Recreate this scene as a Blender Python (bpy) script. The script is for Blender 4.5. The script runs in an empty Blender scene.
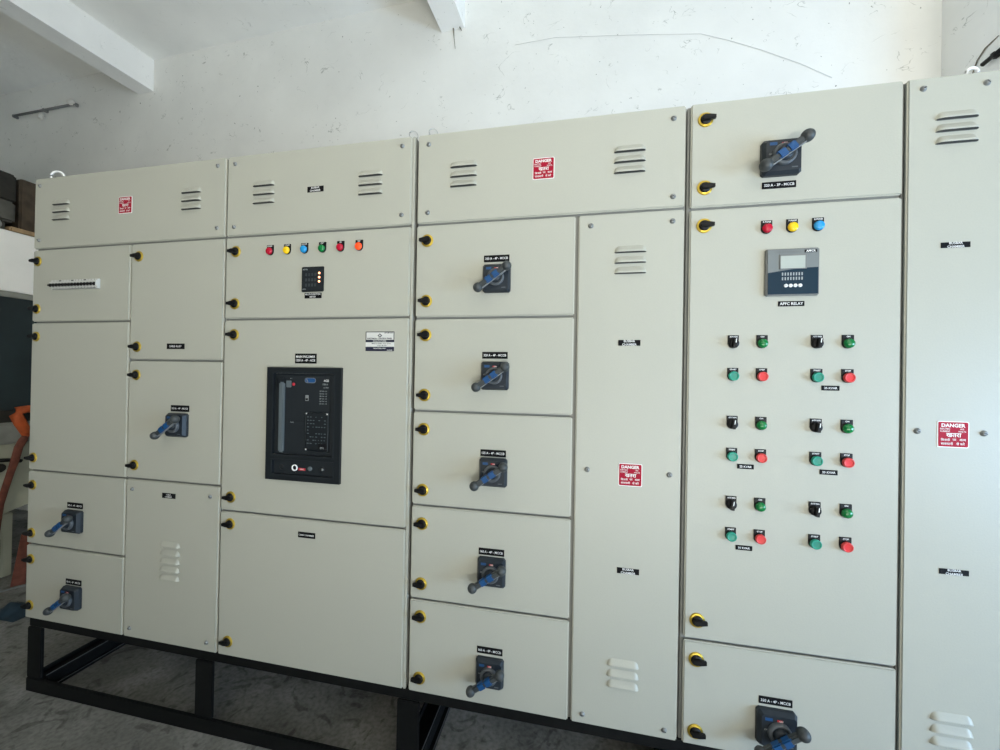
import bpy, bmesh, math, random
from mathutils import Matrix, Vector
random.seed(7)
C = bpy.context.scene.collection
PI = math.pi
ZB = 0.335                      # top of the plinth = underside of the cabinets

# ------------------------------------------------------------------ materials
def mat(name, col, rough=0.5, metal=0.0, emit=None, spec=0.5, noise=0.0, scale=30.0, bump=0.0):
    m = bpy.data.materials.new(name); m.use_nodes = True
    nt = m.node_tree; b = nt.nodes['Principled BSDF']
    b.inputs['Roughness'].default_value = rough
    b.inputs['Metallic'].default_value = metal
    b.inputs['Specular IOR Level'].default_value = spec
    b.inputs['Base Color'].default_value = (*col, 1)
    if emit:
        b.inputs['Emission Color'].default_value = (*emit[0], 1)
        b.inputs['Emission Strength'].default_value = emit[1]
    if noise or bump:
        tc = nt.nodes.new('ShaderNodeTexCoord')
        n = nt.nodes.new('ShaderNodeTexNoise'); n.inputs['Scale'].default_value = scale; n.inputs['Detail'].default_value = 5
        nt.links.new(tc.outputs['Object'], n.inputs['Vector'])
        if noise:
            r = nt.nodes.new('ShaderNodeValToRGB')
            r.color_ramp.elements[0].position = .3; r.color_ramp.elements[1].position = .7
            r.color_ramp.elements[0].color = (*[c*(1-noise) for c in col], 1)
            r.color_ramp.elements[1].color = (*[min(1, c*(1+noise)) for c in col], 1)
            nt.links.new(n.outputs['Fac'], r.inputs['Fac']); nt.links.new(r.outputs['Color'], b.inputs['Base Color'])
        if bump:
            bp = nt.nodes.new('ShaderNodeBump'); bp.inputs['Strength'].default_value = bump; bp.inputs['Distance'].default_value = .01
            nt.links.new(n.outputs['Fac'], bp.inputs['Height']); nt.links.new(bp.outputs['Normal'], b.inputs['Normal'])
    return m

def plaster(name, col, dirt=1.0):
    m = bpy.data.materials.new(name); m.use_nodes = True
    nt = m.node_tree; N = nt.nodes; L = nt.links; b = N['Principled BSDF']
    b.inputs['Roughness'].default_value = .9; b.inputs['Specular IOR Level'].default_value = .15
    tc = N.new('ShaderNodeTexCoord')
    def noise(s, d=5, dist=0.0, rough=.55):
        n = N.new('ShaderNodeTexNoise'); n.inputs['Scale'].default_value = s; n.inputs['Detail'].default_value = d
        n.inputs['Distortion'].default_value = dist; n.inputs['Roughness'].default_value = rough
        L.new(tc.outputs['Object'], n.inputs['Vector']); return n
    def ramp(src, p0, p1, c0, c1):
        r = N.new('ShaderNodeValToRGB'); e = r.color_ramp.elements
        e[0].position = p0; e[1].position = p1; e[0].color = (*c0, 1); e[1].color = (*c1, 1)
        L.new(src, r.inputs['Fac']); return r
    def mul(a, c, f=1.0):
        x = N.new('ShaderNodeMix'); x.data_type = 'RGBA'; x.blend_type = 'MULTIPLY'; x.inputs[0].default_value = f
        L.new(a, x.inputs[6]); L.new(c, x.inputs[7]); return x.outputs[2]
    base = ramp(noise(1.3, 6).outputs['Fac'], .3, .7, [c*.88 for c in col], col)
    # short dark scratches and flakes: stretched thin noise bands cut by a coarse mask
    def flecks(sc, width, seed, mlo, mhi, dark):
        mp = N.new('ShaderNodeMapping'); mp.inputs['Location'].default_value = (seed, seed*.7, seed*1.3)
        mp.inputs['Scale'].default_value = sc; L.new(tc.outputs['Object'], mp.inputs['Vector'])
        n = N.new('ShaderNodeTexNoise'); n.inputs['Scale'].default_value = 1; n.inputs['Detail'].default_value = 3; n.inputs['Distortion'].default_value = .6
        L.new(mp.outputs['Vector'], n.inputs['Vector'])
        s = N.new('ShaderNodeMath'); s.operation = 'SUBTRACT'; s.inputs[1].default_value = .5; L.new(n.outputs['Fac'], s.inputs[0])
        a = N.new('ShaderNodeMath'); a.operation = 'ABSOLUTE'; L.new(s.outputs[0], a.inputs[0])
        line = ramp(a.outputs[0], 0, width, (1, 1, 1), (0, 0, 0))
        n2 = N.new('ShaderNodeTexNoise'); n2.inputs['Scale'].default_value = 7.0; n2.inputs['Detail'].default_value = 4
        mp2 = N.new('ShaderNodeMapping'); mp2.inputs['Location'].default_value = (-seed, seed, seed*2); L.new(tc.outputs['Object'], mp2.inputs['Vector'])
        L.new(mp2.outputs['Vector'], n2.inputs['Vector'])
        mask = ramp(n2.outputs['Fac'], mlo, mhi, (0, 0, 0), (1, 1, 1))
        both = mul(line.outputs['Color'], mask.outputs['Color'])
        return ramp(both, 0, 1, (1, 1, 1), dark).outputs['Color']
    c = mul(base.outputs['Color'], flecks((5, 5, 7), .007, 3.1, .58, .66, (.55, .56, .54)), dirt)
    c = mul(c, flecks((13, 9, 15), .013, 11.7, .62, .68, (.4, .41, .38)), dirt)
    sp = ramp(noise(38, 2).outputs['Fac'], .235, .27, (.35, .35, .33), (1, 1, 1))
    c = mul(c, sp.outputs['Color'], dirt)
    L.new(c, b.inputs['Base Color'])
    bp = N.new('ShaderNodeBump'); bp.inputs['Strength'].default_value = .35; bp.inputs['Distance'].default_value = .012
    L.new(noise(9, 8).outputs['Fac'], bp.inputs['Height']); L.new(bp.outputs['Normal'], b.inputs['Normal'])
    return m

def concrete(name):
    m = bpy.data.materials.new(name); m.use_nodes = True
    nt = m.node_tree; N = nt.nodes; L = nt.links; b = N['Principled BSDF']
    b.inputs['Roughness'].default_value = .85; b.inputs['Specular IOR Level'].default_value = .25
    tc = N.new('ShaderNodeTexCoord')
    def noise(s, d, dist=0):
        n = N.new('ShaderNodeTexNoise'); n.inputs['Scale'].default_value = s; n.inputs['Detail'].default_value = d; n.inputs['Distortion'].default_value = dist
        L.new(tc.outputs['Object'], n.inputs['Vector']); return n.outputs['Fac']
    def ramp(src, st):
        r = N.new('ShaderNodeValToRGB'); e = r.color_ramp.elements
        while len(e) < len(st): e.new(.5)
        for k, (p, c) in enumerate(st): e[k].position = p; e[k].color = (*c, 1)
        L.new(src, r.inputs['Fac']); return r.outputs['Color']
    def mix(a, c, f, bt='MULTIPLY'):
        x = N.new('ShaderNodeMix'); x.data_type = 'RGBA'; x.blend_type = bt; x.inputs[0].default_value = f
        L.new(a, x.inputs[6]); L.new(c, x.inputs[7]); return x.outputs[2]
    c = ramp(noise(3.0, 8, .6), [(.3, (.15, .148, .135)), (.55, (.25, .247, .23)), (.72, (.33, .325, .31))])
    c = mix(c, ramp(noise(60, 4), [(.3, (.6, .6, .6)), (.6, (1, 1, 1))]), .8)
    c = mix(c, ramp(noise(7, 6, 2.5), [(.36, (.35, .34, .32)), (.44, (1, 1, 1))]), .6)
    L.new(c, b.inputs['Base Color'])
    bp = N.new('ShaderNodeBump'); bp.inputs['Strength'].default_value = .5; bp.inputs['Distance'].default_value = .01
    L.new(noise(25, 8), bp.inputs['Height']); L.new(bp.outputs['Normal'], b.inputs['Normal'])
    return m

M = {}
M['paint'] = mat('cabinet_paint', (.438, .440, .384), .42, spec=.4, noise=.015, scale=220, bump=.05)
M['frame'] = mat('cabinet_frame_shade', (.24, .245, .23), .5)  # cabinet paint darkened to deepen the shade in the door seams
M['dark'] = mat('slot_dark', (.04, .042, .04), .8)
M['slot_shade'] = mat('louvre_slot_shade', (.13, .132, .125), .8)
M['gasket'] = mat('rubber_gasket', (.03, .03, .03), .9)
M['plinth'] = mat('plinth_black_steel', (.0045, .005, .0052), .55, spec=.2, noise=.3, scale=40)
M['highlight'] = mat('rail_edge_highlight', (.10, .105, .105), .5)  # painted highlight along the flange edges of the cross rails
M['steel'] = mat('bright_steel', (.55, .56, .56), .3, metal=.9)
M['screw'] = mat('zinc_screw', (.27, .28, .28), .4, metal=.5)
M['brass'] = mat('lock_brass', (.58, .41, .06), .28, metal=.75)
M['black'] = mat('black_plastic', (.006, .006, .007), .45, spec=.25)
M['label'] = mat('engraved_label_black', (.005, .005, .006), .6, spec=.12)
M['white'] = mat('lettering_white', (.85, .86, .86), .6)
M['greytext'] = mat('lettering_grey', (.34, .37, .38), .6)
M['slate'] = mat('handle_slate', (.020, .027, .036), .42, spec=.35, noise=.08, scale=80)
M['slate_l'] = mat('handle_slate_light', (.085, .098, .112), .45)
M['knob'] = mat('lever_grey', (.040, .047, .050), .5)
M['edge'] = mat('lever_edge_pale', (.2, .21, .215), .5)
M['blue'] = mat('grip_blue', (.005, .065, .20), .4)
M['navy'] = mat('badge_blue', (.008, .07, .22), .4)
M['red'] = mat('mark_red', (.55, .03, .05), .5)
M['sign'] = mat('danger_red', (.36, .006, .028), .55, spec=.15)
M['meterseg'] = mat('meter_segments', (.035, .042, .048), .4)
M['acb'] = mat('breaker_black', (.010, .013, .016), .42, spec=.3)
M['acb2'] = mat('breaker_face', (.014, .018, .022), .5, spec=.3)
M['acbbar'] = mat('breaker_bar_grey', (.10, .125, .14), .4)
M['relay_grey'] = mat('relay_grey', (.17, .19, .195), .4)
M['relay_rim'] = mat('relay_rim', (.17, .18, .18), .4)
M['relay_blue'] = mat('relay_blue', (.003, .022, .042), .4, spec=.25)
M['lcd'] = mat('relay_lcd', (.40, .44, .41), .25)
M['mcb'] = mat('breaker_white', (.58, .59, .57), .45)
M['rate'] = mat('rating_plate_silver', (.66, .67, .65), .35)
M['rate_d'] = mat('rating_plate_navy', (.018, .02, .045), .4)
def lens(n, c, e=.0): return mat(n, c, .22, emit=(c, e) if e else None)
M['l_red'] = lens('lens_dark_red', (.48, .006, .03)); M['l_yel'] = lens('lens_yellow', (.90, .58, .01), .05)
M['l_blu'] = lens('lens_blue', (.02, .30, .66)); M['l_grn'] = lens('lens_green', (.006, .18, .045)); M['l_org'] = lens('lens_orange_lit', (.95, .08, .015), .35)
M['b_teal'] = mat('button_teal', (.012, .30, .21), .35); M['b_teal_d'] = mat('button_teal_deep', (.008, .24, .17), .35)
M['b_red'] = mat('button_red', (.66, .05, .05), .35); M['b_red_d'] = mat('button_red_deep', (.68, .02, .025), .35)
M['led'] = mat('led_orange', (1, .5, .3), .4, emit=((1, .42, .2), 3.0))
M['wall'] = plaster('limewashed_plaster', (.835, .835, .80))
M['wall_lit'] = plaster('limewashed_wall_lit', (.95, .95, .92))  # limewash lightened to make up for the weak light on this side
M['ceil'] = plaster('limewashed_ceiling', (.96, .955, .92), .45)
M['beam'] = plaster('limewashed_beam', (.96, .955, .93), .4)
M['floor'] = concrete('worn_concrete')
M['thread'] = mat('grey_thread', (.58, .58, .57), .9)
M['twig'] = mat('brown_twig', (.20, .18, .14), .9)
M['wood'] = mat('old_brown_wood', (.060, .044, .030), .8, noise=.35, scale=18)
M['darkcarton'] = mat('dark_dusty_carton', (.022, .021, .018), .9, noise=.3, scale=12)
M['greycarton'] = mat('grey_dusty_block', (.085, .085, .078), .9, noise=.3, scale=14)
M['tan'] = mat('tan_board', (.36, .25, .14), .8, noise=.3, scale=16)
M['pale'] = mat('pale_roll', (.45, .46, .45), .8, noise=.2, scale=10)
M['whitepanel'] = mat('white_board', (.96, .965, .965), .6, noise=.04, scale=6)
M['teal'] = mat('dark_teal_paint', (.014, .026, .031), .6, noise=.25, scale=4)
M['cream'] = mat('cream_paint', (.40, .41, .33), .6, noise=.12, scale=6)
M['greytop'] = mat('grey_slab', (.26, .27, .25), .7, noise=.2, scale=9)
M['orange'] = mat('orange_webbing', (.42, .075, .014), .7, noise=.25, scale=20)
M['rust'] = mat('rust_red_webbing', (.15, .045, .028), .8, noise=.3, scale=25)
M['bluecloth'] = mat('blue_plastic_sheet', (.009, .026, .042), .5, noise=.3, scale=15)
M['conduit'] = mat('dusty_conduit', (.2, .2, .198), .8)
M['ceramic'] = mat('white_ceramic', (.72, .70, .64), .5)

# ------------------------------------------------------------------ mesh building
class MB:
    def __init__(s): s.bm = bmesh.new(); s.mats = []
    def mi(s, m):
        if m not in s.mats: s.mats.append(m)
        return s.mats.index(m)
    def _paint(s, faces, m, smooth=False):
        k = s.mi(m)
        for f in faces: f.material_index = k; f.smooth = smooth
    def box(s, x0, x1, y0, y1, z0, z1, m, bev=0.0, seg=2, mtx=None):
        t = bmesh.new()
        bmesh.ops.create_cube(t, size=1)
        for v in t.verts: v.co = Vector(((x0+x1)/2+v.co.x*(x1-x0), (y0+y1)/2+v.co.y*(y1-y0), (z0+z1)/2+v.co.z*(z1-z0)))
        if bev: bmesh.ops.bevel(t, geom=t.edges[:], offset=bev, segments=seg, affect='EDGES', clamp_overlap=True)
        if mtx: bmesh.ops.transform(t, matrix=mtx, verts=t.verts[:])
        return s.join(t, m)
    def join(s, t, m, smooth=False):
        idx = {}
        for v in t.verts: idx[v] = s.bm.verts.new(v.co)
        fs = []
        for f in t.faces:
            try: fs.append(s.bm.faces.new([idx[v] for v in f.verts]))
            except ValueError: pass
        s._paint(fs, m, smooth); t.free(); return s
    def prism(s, pts, y0, y1, m, bev=0.0, mtx=None):          # polygon in XZ, extruded along Y (y0 = the side facing the viewer)
        t = bmesh.new()
        a = [t.verts.new((p[0], y0, p[1])) for p in pts]; b = [t.verts.new((p[0], y1, p[1])) for p in pts]
        t.faces.new(a); t.faces.new(b[::-1])
        n = len(pts)
        for i in range(n): t.faces.new((a[i], b[i], b[(i+1) % n], a[(i+1) % n]))
        bmesh.ops.recalc_face_normals(t, faces=t.faces[:])
        if bev:
            front = [e for e in t.edges if all(abs(v.co.y-y0) < 1e-7 for v in e.verts)]
            bmesh.ops.bevel(t, geom=front, offset=bev, segments=2, affect='EDGES')
        if mtx: bmesh.ops.transform(t, matrix=mtx, verts=t.verts[:])
        return s.join(t, m)
    def lathe(s, prof, m, cx=0, cz=0, n=24, smooth=True, mtx=None):     # profile (radius, depth towards the viewer), axis -Y
        t = bmesh.new(); rings = []
        for r, d in prof:
            if r < 1e-6: rings.append([t.verts.new((cx, -d, cz))])
            else: rings.append([t.verts.new((cx+r*math.cos(2*PI*k/n), -d, cz+r*math.sin(2*PI*k/n))) for k in range(n)])
        for A, B in zip(rings[:-1], rings[1:]):
            for k in range(n):
                q = []
                for v in (A[k % len(A)], A[(k+1) % len(A)], B[(k+1) % len(B)], B[k % len(B)]):
                    if v not in q: q.append(v)
                if len(q) > 2: t.faces.new(q)
        bmesh.ops.recalc_face_normals(t, faces=t.faces[:])
        if mtx: bmesh.ops.transform(t, matrix=mtx, verts=t.verts[:])
        return s.join(t, m, smooth)
    def sphere(s, c, r, m, sc=(1, 1, 1), n=20):
        t = bmesh.new(); bmesh.ops.create_uvsphere(t, u_segments=n, v_segments=max(8, n//2), radius=r)
        for v in t.verts: v.co = Vector((c[0]+v.co.x*sc[0], c[1]+v.co.y*sc[1], c[2]+v.co.z*sc[2]))
        return s.join(t, m, True)
    def tube(s, pts, r, m, n=8, closed=False, flat=None):
        pts = [Vector(p) for p in pts]; t = bmesh.new(); rings = []; N = len(pts)
        for i, p in enumerate(pts):
            if closed: d = pts[(i+1) % N]-pts[i-1]
            else: d = pts[min(i+1, N-1)]-pts[max(i-1, 0)]
            d.normalize(); a = d.cross(Vector((0, 0, 1)))
            if a.length < .05: a = d.cross(Vector((1, 0, 0)))
            a.normalize(); b = d.cross(a)
            rr = r[i] if isinstance(r, (list, tuple)) else r
            fl = flat if flat else 1
            rings.append([t.verts.new(p+a*rr*fl*math.cos(2*PI*k/n)+b*rr*math.sin(2*PI*k/n)) for k in range(n)])
        seq = list(zip(rings[:-1], rings[1:])) + ([(rings[-1], rings[0])] if closed else [])
        for A, B in seq:
            for k in range(n): t.faces.new((A[k], A[(k+1) % n], B[(k+1) % n], B[k]))
        if not closed: t.faces.new(rings[0][::-1]); t.faces.new(rings[-1])
        bmesh.ops.recalc_face_normals(t, faces=t.faces[:])
        return s.join(t, m, True)
    def text(s, body, size, m, x=0, z=0, y=0, bold=.02, maxw=None, ang=0.0):
        cu = bpy.data.curves.new('lettering', 'FONT'); cu.body = body; cu.size = size
        cu.align_x = 'CENTER'; cu.align_y = 'CENTER'; cu.resolution_u = 2; cu.offset = bold*size
        o = bpy.data.objects.new('lettering_tmp', cu); C.objects.link(o)
        bpy.context.view_layer.update()
        me = bpy.data.meshes.new_from_object(o.evaluated_get(bpy.context.evaluated_depsgraph_get()))
        bpy.data.objects.remove(o); bpy.data.curves.remove(cu)
        t = bmesh.new(); t.from_mesh(me); bpy.data.meshes.remove(me)
        if t.verts:
            xs = [v.co.x for v in t.verts]; ys = [v.co.y for v in t.verts]
            mx = (min(xs)+max(xs))/2; my = (min(ys)+max(ys))/2; w = max(xs)-min(xs)
            k = min(1, maxw/w) if maxw and w > 0 else 1
            ca, sa = math.cos(ang), math.sin(ang)
            for v in t.verts:
                a, b = (v.co.x-mx)*k, v.co.y-my
                v.co = Vector((x+a*ca-b*sa, y, z+a*sa+b*ca))
        s.join(t, m); return s
    def quad(s, x0, x1, z0, z1, y, m):
        t = bmesh.new(); t.faces.new([t.verts.new(p) for p in ((x0, y, z0), (x1, y, z0), (x1, y, z1), (x0, y, z1))])
        return s.join(t, m)
    def mesh(s, name):
        me = bpy.data.meshes.new(name); s.bm.to_mesh(me); s.bm.free()
        for m in s.mats: me.materials.append(M[m])
        return me

WPOS = {}
def put(name, me, parent=None, at=(0, 0, 0), label=None, roty=0.0, scale=1.0):
    """link a mesh (MB or shared mesh) as one object whose origin stands at world point `at`"""
    if isinstance(me, MB): me = me.mesh(name)
    o = bpy.data.objects.new(name, me); C.objects.link(o)
    at = Vector(at); WPOS[o.name] = at
    if parent:
        o.parent = parent; o.location = (at-WPOS[parent.name])/(parent.scale[0])
    else: o.location = at
    if roty: o.rotation_euler = (0, roty, 0)
    if scale != 1.0: o.scale = (scale,)*3
    if label: o['label'] = label
    return o
def hold(name, at, parent=None, label=None, scale=1.0):
    return put(name, None, parent, at, label, 0, scale)
def tag(o, label, cat, group=None, kind=None):
    if label: o['label'] = label
    if cat: o['category'] = cat
    if group: o['group'] = group
    if kind: o['kind'] = kind
    return o
def struct(name, mb, at=(0, 0, 0)):
    o = put(name, mb, None, at); o['kind'] = 'structure'; return o

# ------------------------------------------------------------------ the room
def wall_y(x): return 1.45-.035*(x+1)
H = 4.395
b = MB()                                                        # back wall, very slightly out of parallel with the row of cabinets
XL, XR = -6.6, 2.055
b.prism([(XL, 0), (XR, 0), (XR, H), (XL, H)], 0, .2, 'wall')
for v in b.bm.verts: v.co.y += wall_y(v.co.x)
struct('wall_back', b)
b = MB(); b.box(XL-.2, XR+.6, -6.0, 2.2, -.1, 0, 'floor'); struct('floor', b)
b = MB(); b.box(XL-.2, XR+.6, -6.0, 2.2, H, H+.15, 'ceil'); struct('ceiling', b)
b = MB(); b.box(XL-.2, XL, -6.0, 1.63, 0, H, 'wall'); struct('wall_left', b)
b = MB(); b.box(XL, -1.3, -2.85, -2.65, 0, H, 'wall'); struct('wall_front_blocker', b)      # unseen partition added behind the camera to shade the left bay
b = MB(); b.box(XR, XR+.22, .98, wall_y(XR)+.25, 0, H, 'wall_lit'); b.box(XR, XR+.22, -6, -1.7, 0, H, 'wall_lit'); b.box(XR, XR+.22, -1.7, .98, 4.05, H, 'wall_lit')
struct('wall_right', b)                                         # wall with a tall open bay that lets the daylight in
def beam(x, dx, w, z0):
    t = MB()
    y1 = wall_y(x)
    pts = [(x, y1), (x+w, wall_y(x+w)), (x+w-dx*5.0, y1-5.0), (x-dx*5.0, y1-5.0)]
    q = bmesh.new()
    lo = [q.verts.new((p[0], p[1], z0)) for p in pts]; hi = [q.verts.new((p[0], p[1], H)) for p in pts]
    q.faces.new(lo); q.faces.new(hi)
    for i in range(4): q.faces.new((lo[i], lo[(i+1) % 4], hi[(i+1) % 4], hi[i]))
    bmesh.ops.recalc_face_normals(q, faces=q.faces[:]); t.join(q, 'beam'); return t
struct('ceiling_beam', beam(-4.118, .092, .185, 4.10))
struct('ceiling_beam', beam(-1.04, .06, .185, 4.10))

# ------------------------------------------------------------------ shared small meshes
def lock_mesh():
    b = MB()
    b.lathe([(.0225, 0), (.0225, .002), (.0215, .0035), (.0205, .004), (.0180, .0032), (.0170, .0045), (.0165, .0045)], 'brass', n=28)
    b.lathe([(.0166, .0040), (.0145, .0085), (0, .0088)], 'black', n=24)
    b.prism([(-.012, -.0075), (.008, -.0085), (.018, -.0065), (.026, -.0050), (.026, .0050), (.018, .0065), (.008, .0085), (-.012, .0075), (-.0145, 0)], -.0185, -.0080, 'black', .0022)
    return b.mesh('door_lock')
LOCK = lock_mesh()
def screw_mesh():
    b = MB(); b.lathe([(.0085, 0), (.0085, .0012), (.0062, .002), (.006, .0045), (.004, .0062), (.0015, .0062), (.0012, .004), (0, .004)], 'screw', n=16)
    b.box(-.0045, .0045, -.0066, -.0052, -.0009, .0009, 'dark'); return b.mesh('screw')
SCREW = screw_mesh()
def louvre_mesh(n):
    """n pressed hoods, 34 mm apart, each open along its lower edge"""
    b = MB(); W, Hh, D = .099, .0215, .0105
    for i in range(n):
        zc = ((n-1)/2-i)*.034
        t = bmesh.new(); nu, nv = 26, 7; g = []
        for j in range(nv+1):
            v = j/nv; row = []
            for k in range(nu+1):
                x = -W/2+W*k/nu
                e = min(1, (W/2-abs(x))/.017); e = math.sqrt(max(0, 1-(1-e)**2))
                z = Hh/2-v*Hh
                zz = -Hh/2+(z+Hh/2)*(e if e > .02 else .02)
                hgt = D*e*min(1, v/.80)*(1 if v < .9 else .9)
                row.append(t.verts.new((x, -hgt-.0002, zc+zz)))
            g.append(row)
        for j in range(nv):
            for k in range(nu): t.faces.new((g[j][k], g[j+1][k], g[j+1][k+1], g[j][k+1]))
        b.join(t, 'paint', True)
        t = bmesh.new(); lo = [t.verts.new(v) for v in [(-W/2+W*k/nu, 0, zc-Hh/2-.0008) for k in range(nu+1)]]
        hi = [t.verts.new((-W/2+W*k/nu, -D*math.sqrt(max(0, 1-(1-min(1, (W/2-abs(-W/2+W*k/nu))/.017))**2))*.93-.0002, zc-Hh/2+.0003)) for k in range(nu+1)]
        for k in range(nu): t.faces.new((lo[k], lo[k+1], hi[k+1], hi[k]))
        b.join(t, 'dark'); b.quad(-W/2+.003, W/2-.003, zc-Hh/2-.0026, zc-Hh/2-.0004, -.0003, 'slot_shade')  # grey strip along the slot paints the contact shade under each hood
    return b.mesh('louvre_vent')
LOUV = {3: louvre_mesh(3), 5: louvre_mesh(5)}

def u_plate(w=.030, top=.020, bot=-.020):
    r = w/2; pts = [(-r, top), (r, top)]
    for k in range(13):
        a = -PI*k/12; pts.append((r*math.cos(a), bot+r+r*math.sin(a)))
    return pts[::-1]
def plate_mesh():
    b = MB(); b.prism(u_plate(), -.0035, 0, 'black', .0008); return b.mesh('legend_plate')
PLATE = plate_mesh()
def lens_mesh(m):
    b = MB(); b.lathe([(.0145, .003), (.0145, .006), (.0138, .0065)], 'black'); b.lathe([(.0138, .006), (.0138, .0095), (.012, .0125), (.008, .0145), (0, .0152)], m)
    return b.mesh('lens')
LENS = {k: lens_mesh(k) for k in ('l_red', 'l_yel', 'l_blu', 'l_grn', 'l_org')}
def cap_mesh(m, d):
    b = MB(); b.lathe([(.0148, .003), (.0148, .006), (.0142, .007)], 'black')
    b.lathe([(.0142, .006), (.0142, .0135), (.0132, .0150), (.0105, .0150), (.0098, .0130)], m)
    b.lathe([(.0098, .0130), (.004, .0126), (0, .0126)], d); return b.mesh('button_cap')
CAP = {'START': cap_mesh('b_teal', 'b_teal_d'), 'STOP': cap_mesh('b_red', 'b_red_d')}
def green_lens():
    b = MB(); b.lathe([(.0145, .003), (.0145, .006), (.014, .007)], 'black'); b.lathe([(.014, .006), (.0138, .010), (.0115, .0140), (.007, .0165), (0, .0172)], 'l_grn'); return b.mesh('lens')
GLENS = green_lens()
def sel_mesh():
    b = MB(); b.lathe([(.0148, .003), (.0148, .008), (.0135, .010), (0, .010)], 'black')
    mt = Matrix.Rotation(math.radians(-82), 4, 'Y')
    b.prism([(-.0135, -.0055), (.0135, -.0055), (.0145, 0), (.0135, .0055), (-.0135, .0055), (-.0145, 0)], -.0215, -.0095, 'black', .002, mt)
    b.box(.001, .0135, -.0220, -.0210, -.0011, .0011, 'white', mtx=mt); return b.mesh('selector_knob')
SEL = sel_mesh()
LEG = {}
def legend(txt):
    if txt not in LEG:
        b = MB(); b.text(txt, .0062, 'white', 0, .0152, -.0041, .02, .022); LEG[txt] = b.mesh('lettering')
    return LEG[txt]

def handle_meshes():
    p = MB(); a = .0485
    oct_ = [(-a, -a+.006), (-a+.006, -a), (a-.006, -a), (a, -a+.006), (a, a-.006), (a-.006, a), (-a+.006, a), (-a, a-.006)]
    p.prism(oct_, -.010, 0, 'slate')
    t = bmesh.new()                                                # chamfered upper half of the plate
    o2 = [(x*.87, z*.87) for x, z in oct_]
    A = [t.verts.new((x, -.010, z)) for x, z in oct_]; B = [t.verts.new((x, -.022, z)) for x, z in o2]
    for i in range(8): t.faces.new((A[i], A[(i+1) % 8], B[(i+1) % 8], B[i]))
    t.faces.new(B); bmesh.ops.recalc_face_normals(t, faces=t.faces[:]); p.join(t, 'slate')
    p.box(-.034, -.016, -.0226, -.0219, .028, .036, 'navy'); p.box(-.005, .008, -.0226, -.0219, .029, .034, 'red')
    p.box(.020, .034, -.0226, -.0219, -.036, -.033, 'slate_l')
    p.text('ON', .006, 'white', .004, .0315, -.0230); p.text('OFF', .006, 'greytext', -.031, .004, -.0225)
    hub = MB(); hub.lathe([(.029, .021), (.029, .030), (.027, .033), (.0225, .033), (.021, .030), (.0195, .030)], 'slate_l', n=32)
    hub.lathe([(.0195, .030), (.0175, .036), (.013, .040), (.0, .040)], 'slate', n=28)
    lev = MB(); R = math.radians(-35.5); mt = Matrix.Rotation(R, 4, 'Y') @ Matrix.Translation((-.008, .020, 0)); L = .0595
    lev.box(-L, L, -.077, -.061, -.0095, .0095, 'knob', .004, 2, mt)
    lev.box(-L*.92, L*.92, -.0735, -.0625, -.0112, -.0088, 'edge', .0008, 1, mt)
    lev.box(-.013, .024, -.064, -.055, -.009, .009, 'slate', .003, 2, mt)
    for sgn in (-1, 1):
        v = mt @ Vector((sgn*L, -.070, 0)); lev.sphere(v, .0163, 'knob')
    grip = MB()
    grip.box(-.0265, -.0015, -.0795, -.062, -.0108, .0108, 'blue', .003, 2, mt); grip.box(.0015, .0265, -.0795, -.062, -.0108, .0108, 'blue', .003, 2, mt)
    return p.mesh('base_plate'), hub.mesh('hub'), lev.mesh('lever'), grip.mesh('grip_band')
HM = handle_meshes()

# ------------------------------------------------------------------ cabinet assembly helpers
def cabinet(x0, x1, label):
    root = hold('switchgear_cabinet', ((x0+x1)/2, 0, ZB))
    tag(root, label, 'switchgear cabinet', 'switchgear cabinets standing in one row')
    return root
def carcass(root, x0, x1, depth=.80):
    b = MB(); xc = (x0+x1)/2
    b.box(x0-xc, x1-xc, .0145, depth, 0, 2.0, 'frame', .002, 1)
    return put('carcass', b, root, (xc, 0, ZB))
def leaf(name, root, x0, x1, z0, z1, g=.004):
    """a pressed sheet door or cover, front face on y = 0"""
    b = MB(); cx, cz = (x0+x1)/2, (z0+z1)/2; w, h = (x1-x0)/2, (z1-z0)/2
    b.box(-w, w, 0, .013, -h, h, 'paint', .004, 3)
    return put(name, b, root, (cx, 0, ZB+cz))
def lock(door, x, z, left=True):
    return put('door_lock', LOCK, door, (x, 0, ZB+z), roty=PI if left else 0)
def screws(cover, pts):
    for x, z in pts: put('screw', SCREW, cover, (x, 0, ZB+z), roty=random.uniform(0, PI))
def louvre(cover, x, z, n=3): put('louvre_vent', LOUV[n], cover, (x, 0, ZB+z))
def nameplate(root, x, z, w, h, lines, size, white_block=False):
    b = MB(); b.box(-w/2, w/2, -.0016, 0, -h/2, h/2, 'label', .0005, 1)
    o = put('name_plate', b, root, (x, 0, ZB+z))
    t = MB(); n = len(lines)
    for i, s in enumerate(lines):
        t.text(s, size, 'white', 0, ((n-1)/2-i)*size*1.12, -.0022, .012, w*.88)
    put('lettering', t, o, (x, 0, ZB+z), 'white lettering')
    return o
def rotary(root, x, z, s=1.0):
    h = hold('rotary_handle', (x, 0, ZB+z), root, None, s)
    for n, me in zip(('base_plate', 'hub', 'lever', 'grip_band'), HM):
        o = put(n, me, h, (x, 0, ZB+z))
        if n == 'grip_band': o['label'] = 'blue grip band'
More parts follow.
